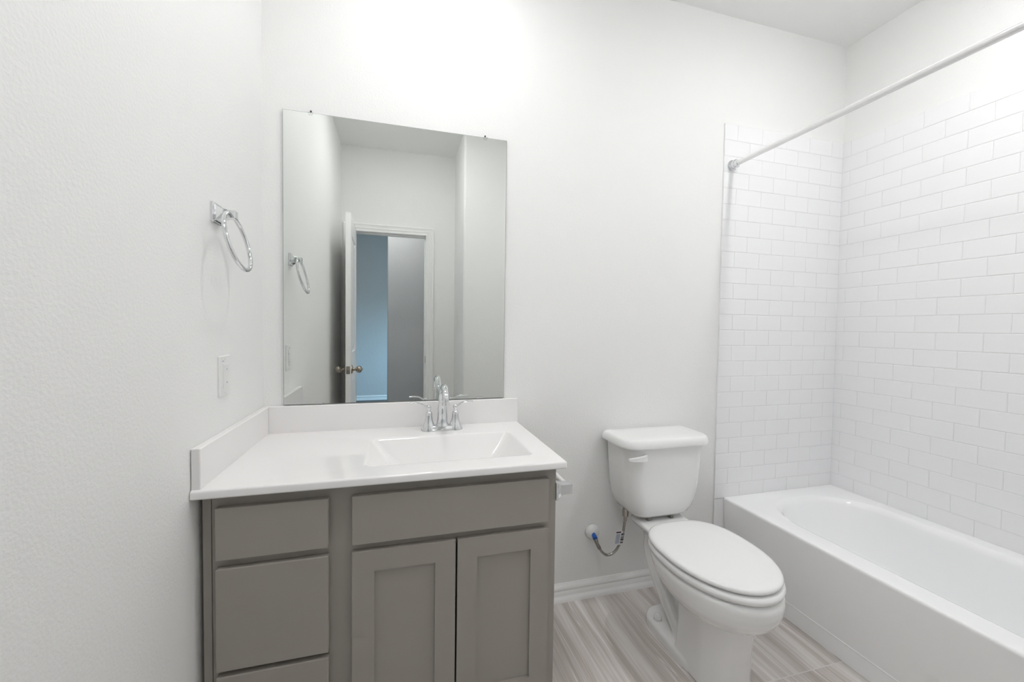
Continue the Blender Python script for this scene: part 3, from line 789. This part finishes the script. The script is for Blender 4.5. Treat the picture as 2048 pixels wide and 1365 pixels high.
# ------------------------------------------------------------------ water supply line
sl = thing('toilet_supply_line', 'braided water supply line with blue nut and tag left of the toilet', 'supply line', (1.336, 0, 0.296))
O = Vector(sl.location)
def sp_(name, bm, material, parent=None, **k):
    o = obj(name, bm, material, None, **k); o.parent = parent or sl
    if parent is None: o.location = -O
    return o
bm = bmesh.new(); lathe(bm, [(0.034, 0.0004), (0.0335, 0.008), (0.030, 0.017), (0.022, 0.023), (0.012, 0.026), (0.0095, 0.0265)], 32, axis_m((1.336, 0, 0.302), (0, -1, 0)))
sp_('escutcheon', bm, M['plastic'], smooth=True)
d0 = Vector((1.334, -0.019, 0.300)); d1 = Vector((1.331, -0.050, 0.289))
bm = bmesh.new(); lathe(bm, [(0.0095, 0.0), (0.0095, 0.012), (0.0105, 0.014), (0.0105, 0.030), (0.008, 0.032)], 14, axis_m(d0, d1 - d0))
sp_('valve_nut', bm, M['blue'], smooth=True, angle=0.5)
path = smooth_path([(1.331, -0.050, 0.289), (1.335, -0.064, 0.270), (1.350, -0.072, 0.243), (1.373, -0.076, 0.226), (1.402, -0.080, 0.233), (1.424, -0.085, 0.260), (1.435, -0.090, 0.299), (1.442, -0.098, 0.345), (1.446, -0.102, 0.400)], 7)
bm = bmesh.new(); tube(bm, path[10:], 0.0058, 14)
sp_('hose', bm, M['hose'], smooth=True, angle=0.8)
bm = bmesh.new(); tube(bm, path[:12], [0.0085, 0.0085, 0.0085, 0.0085, 0.0078, 0.0068, 0.0068, 0.0072, 0.0078, 0.0078, 0.0078, 0.007], 14)
sp_('ferrule', bm, M['darkmetal'], smooth=True, angle=0.6)
bm = bmesh.new(); lathe(bm, [(0.0075, 0.385), (0.0075, 0.405), (0.0135, 0.407), (0.0145, 0.425), (0.012, 0.4405)], 8, Matrix.Translation((1.446, -0.102, 0)))
sp_('tank_nut', bm, M['satin'], smooth=True, angle=0.4)
# paper tag folded round the hose
c = Vector((1.4365, -0.0915, 0.308)); ax = Vector((0.10, -0.10, 1)).normalized()
ux = Vector((1, 0.10, 0)); ux = (ux - ax * ux.dot(ax)).normalized(); nn = ax.cross(ux).normalized()
if nn.y > 0: nn = -nn
def flag(u0, u1, w0, w1, h0, h1):
    bm = bmesh.new()
    q = [(u0, w0), (u1, w0), (u1, w1), (u0, w1)]
    loft(bm, [[tuple(c + ux * a + ax * b + nn * h0) for a, b in q], [tuple(c + ux * a + ax * b + nn * h1) for a, b in q]])
    return bm
tg = sp_('tag', flag(-0.0410, 0.0095, -0.032, 0.032, 0.0062, 0.0070), M['tag'])
sp_('tag_text', flag(-0.0370, -0.0150, -0.025, 0.020, 0.0070, 0.0073), M['tag_grey'], tg)
sp_('tag_band', flag(-0.0385, -0.0135, 0.0245, 0.0312, 0.0070, 0.0073), M['tag_red'], tg)
bm = bmesh.new()
z = -0.025
for k, t_ in enumerate((0.0055, 0.0025, 0.0085, 0.0045, 0.0025, 0.0075)):
    b2 = flag(-0.0100, 0.0060, z, z + t_, 0.0070, 0.0073)
    me_ = bpy.data.meshes.new('tmp'); b2.to_mesh(me_); b2.free(); bm.from_mesh(me_); bpy.data.meshes.remove(me_)
    z += t_ + 0.003
sp_('tag_barcode', bm, M['tag_ink'], tg)
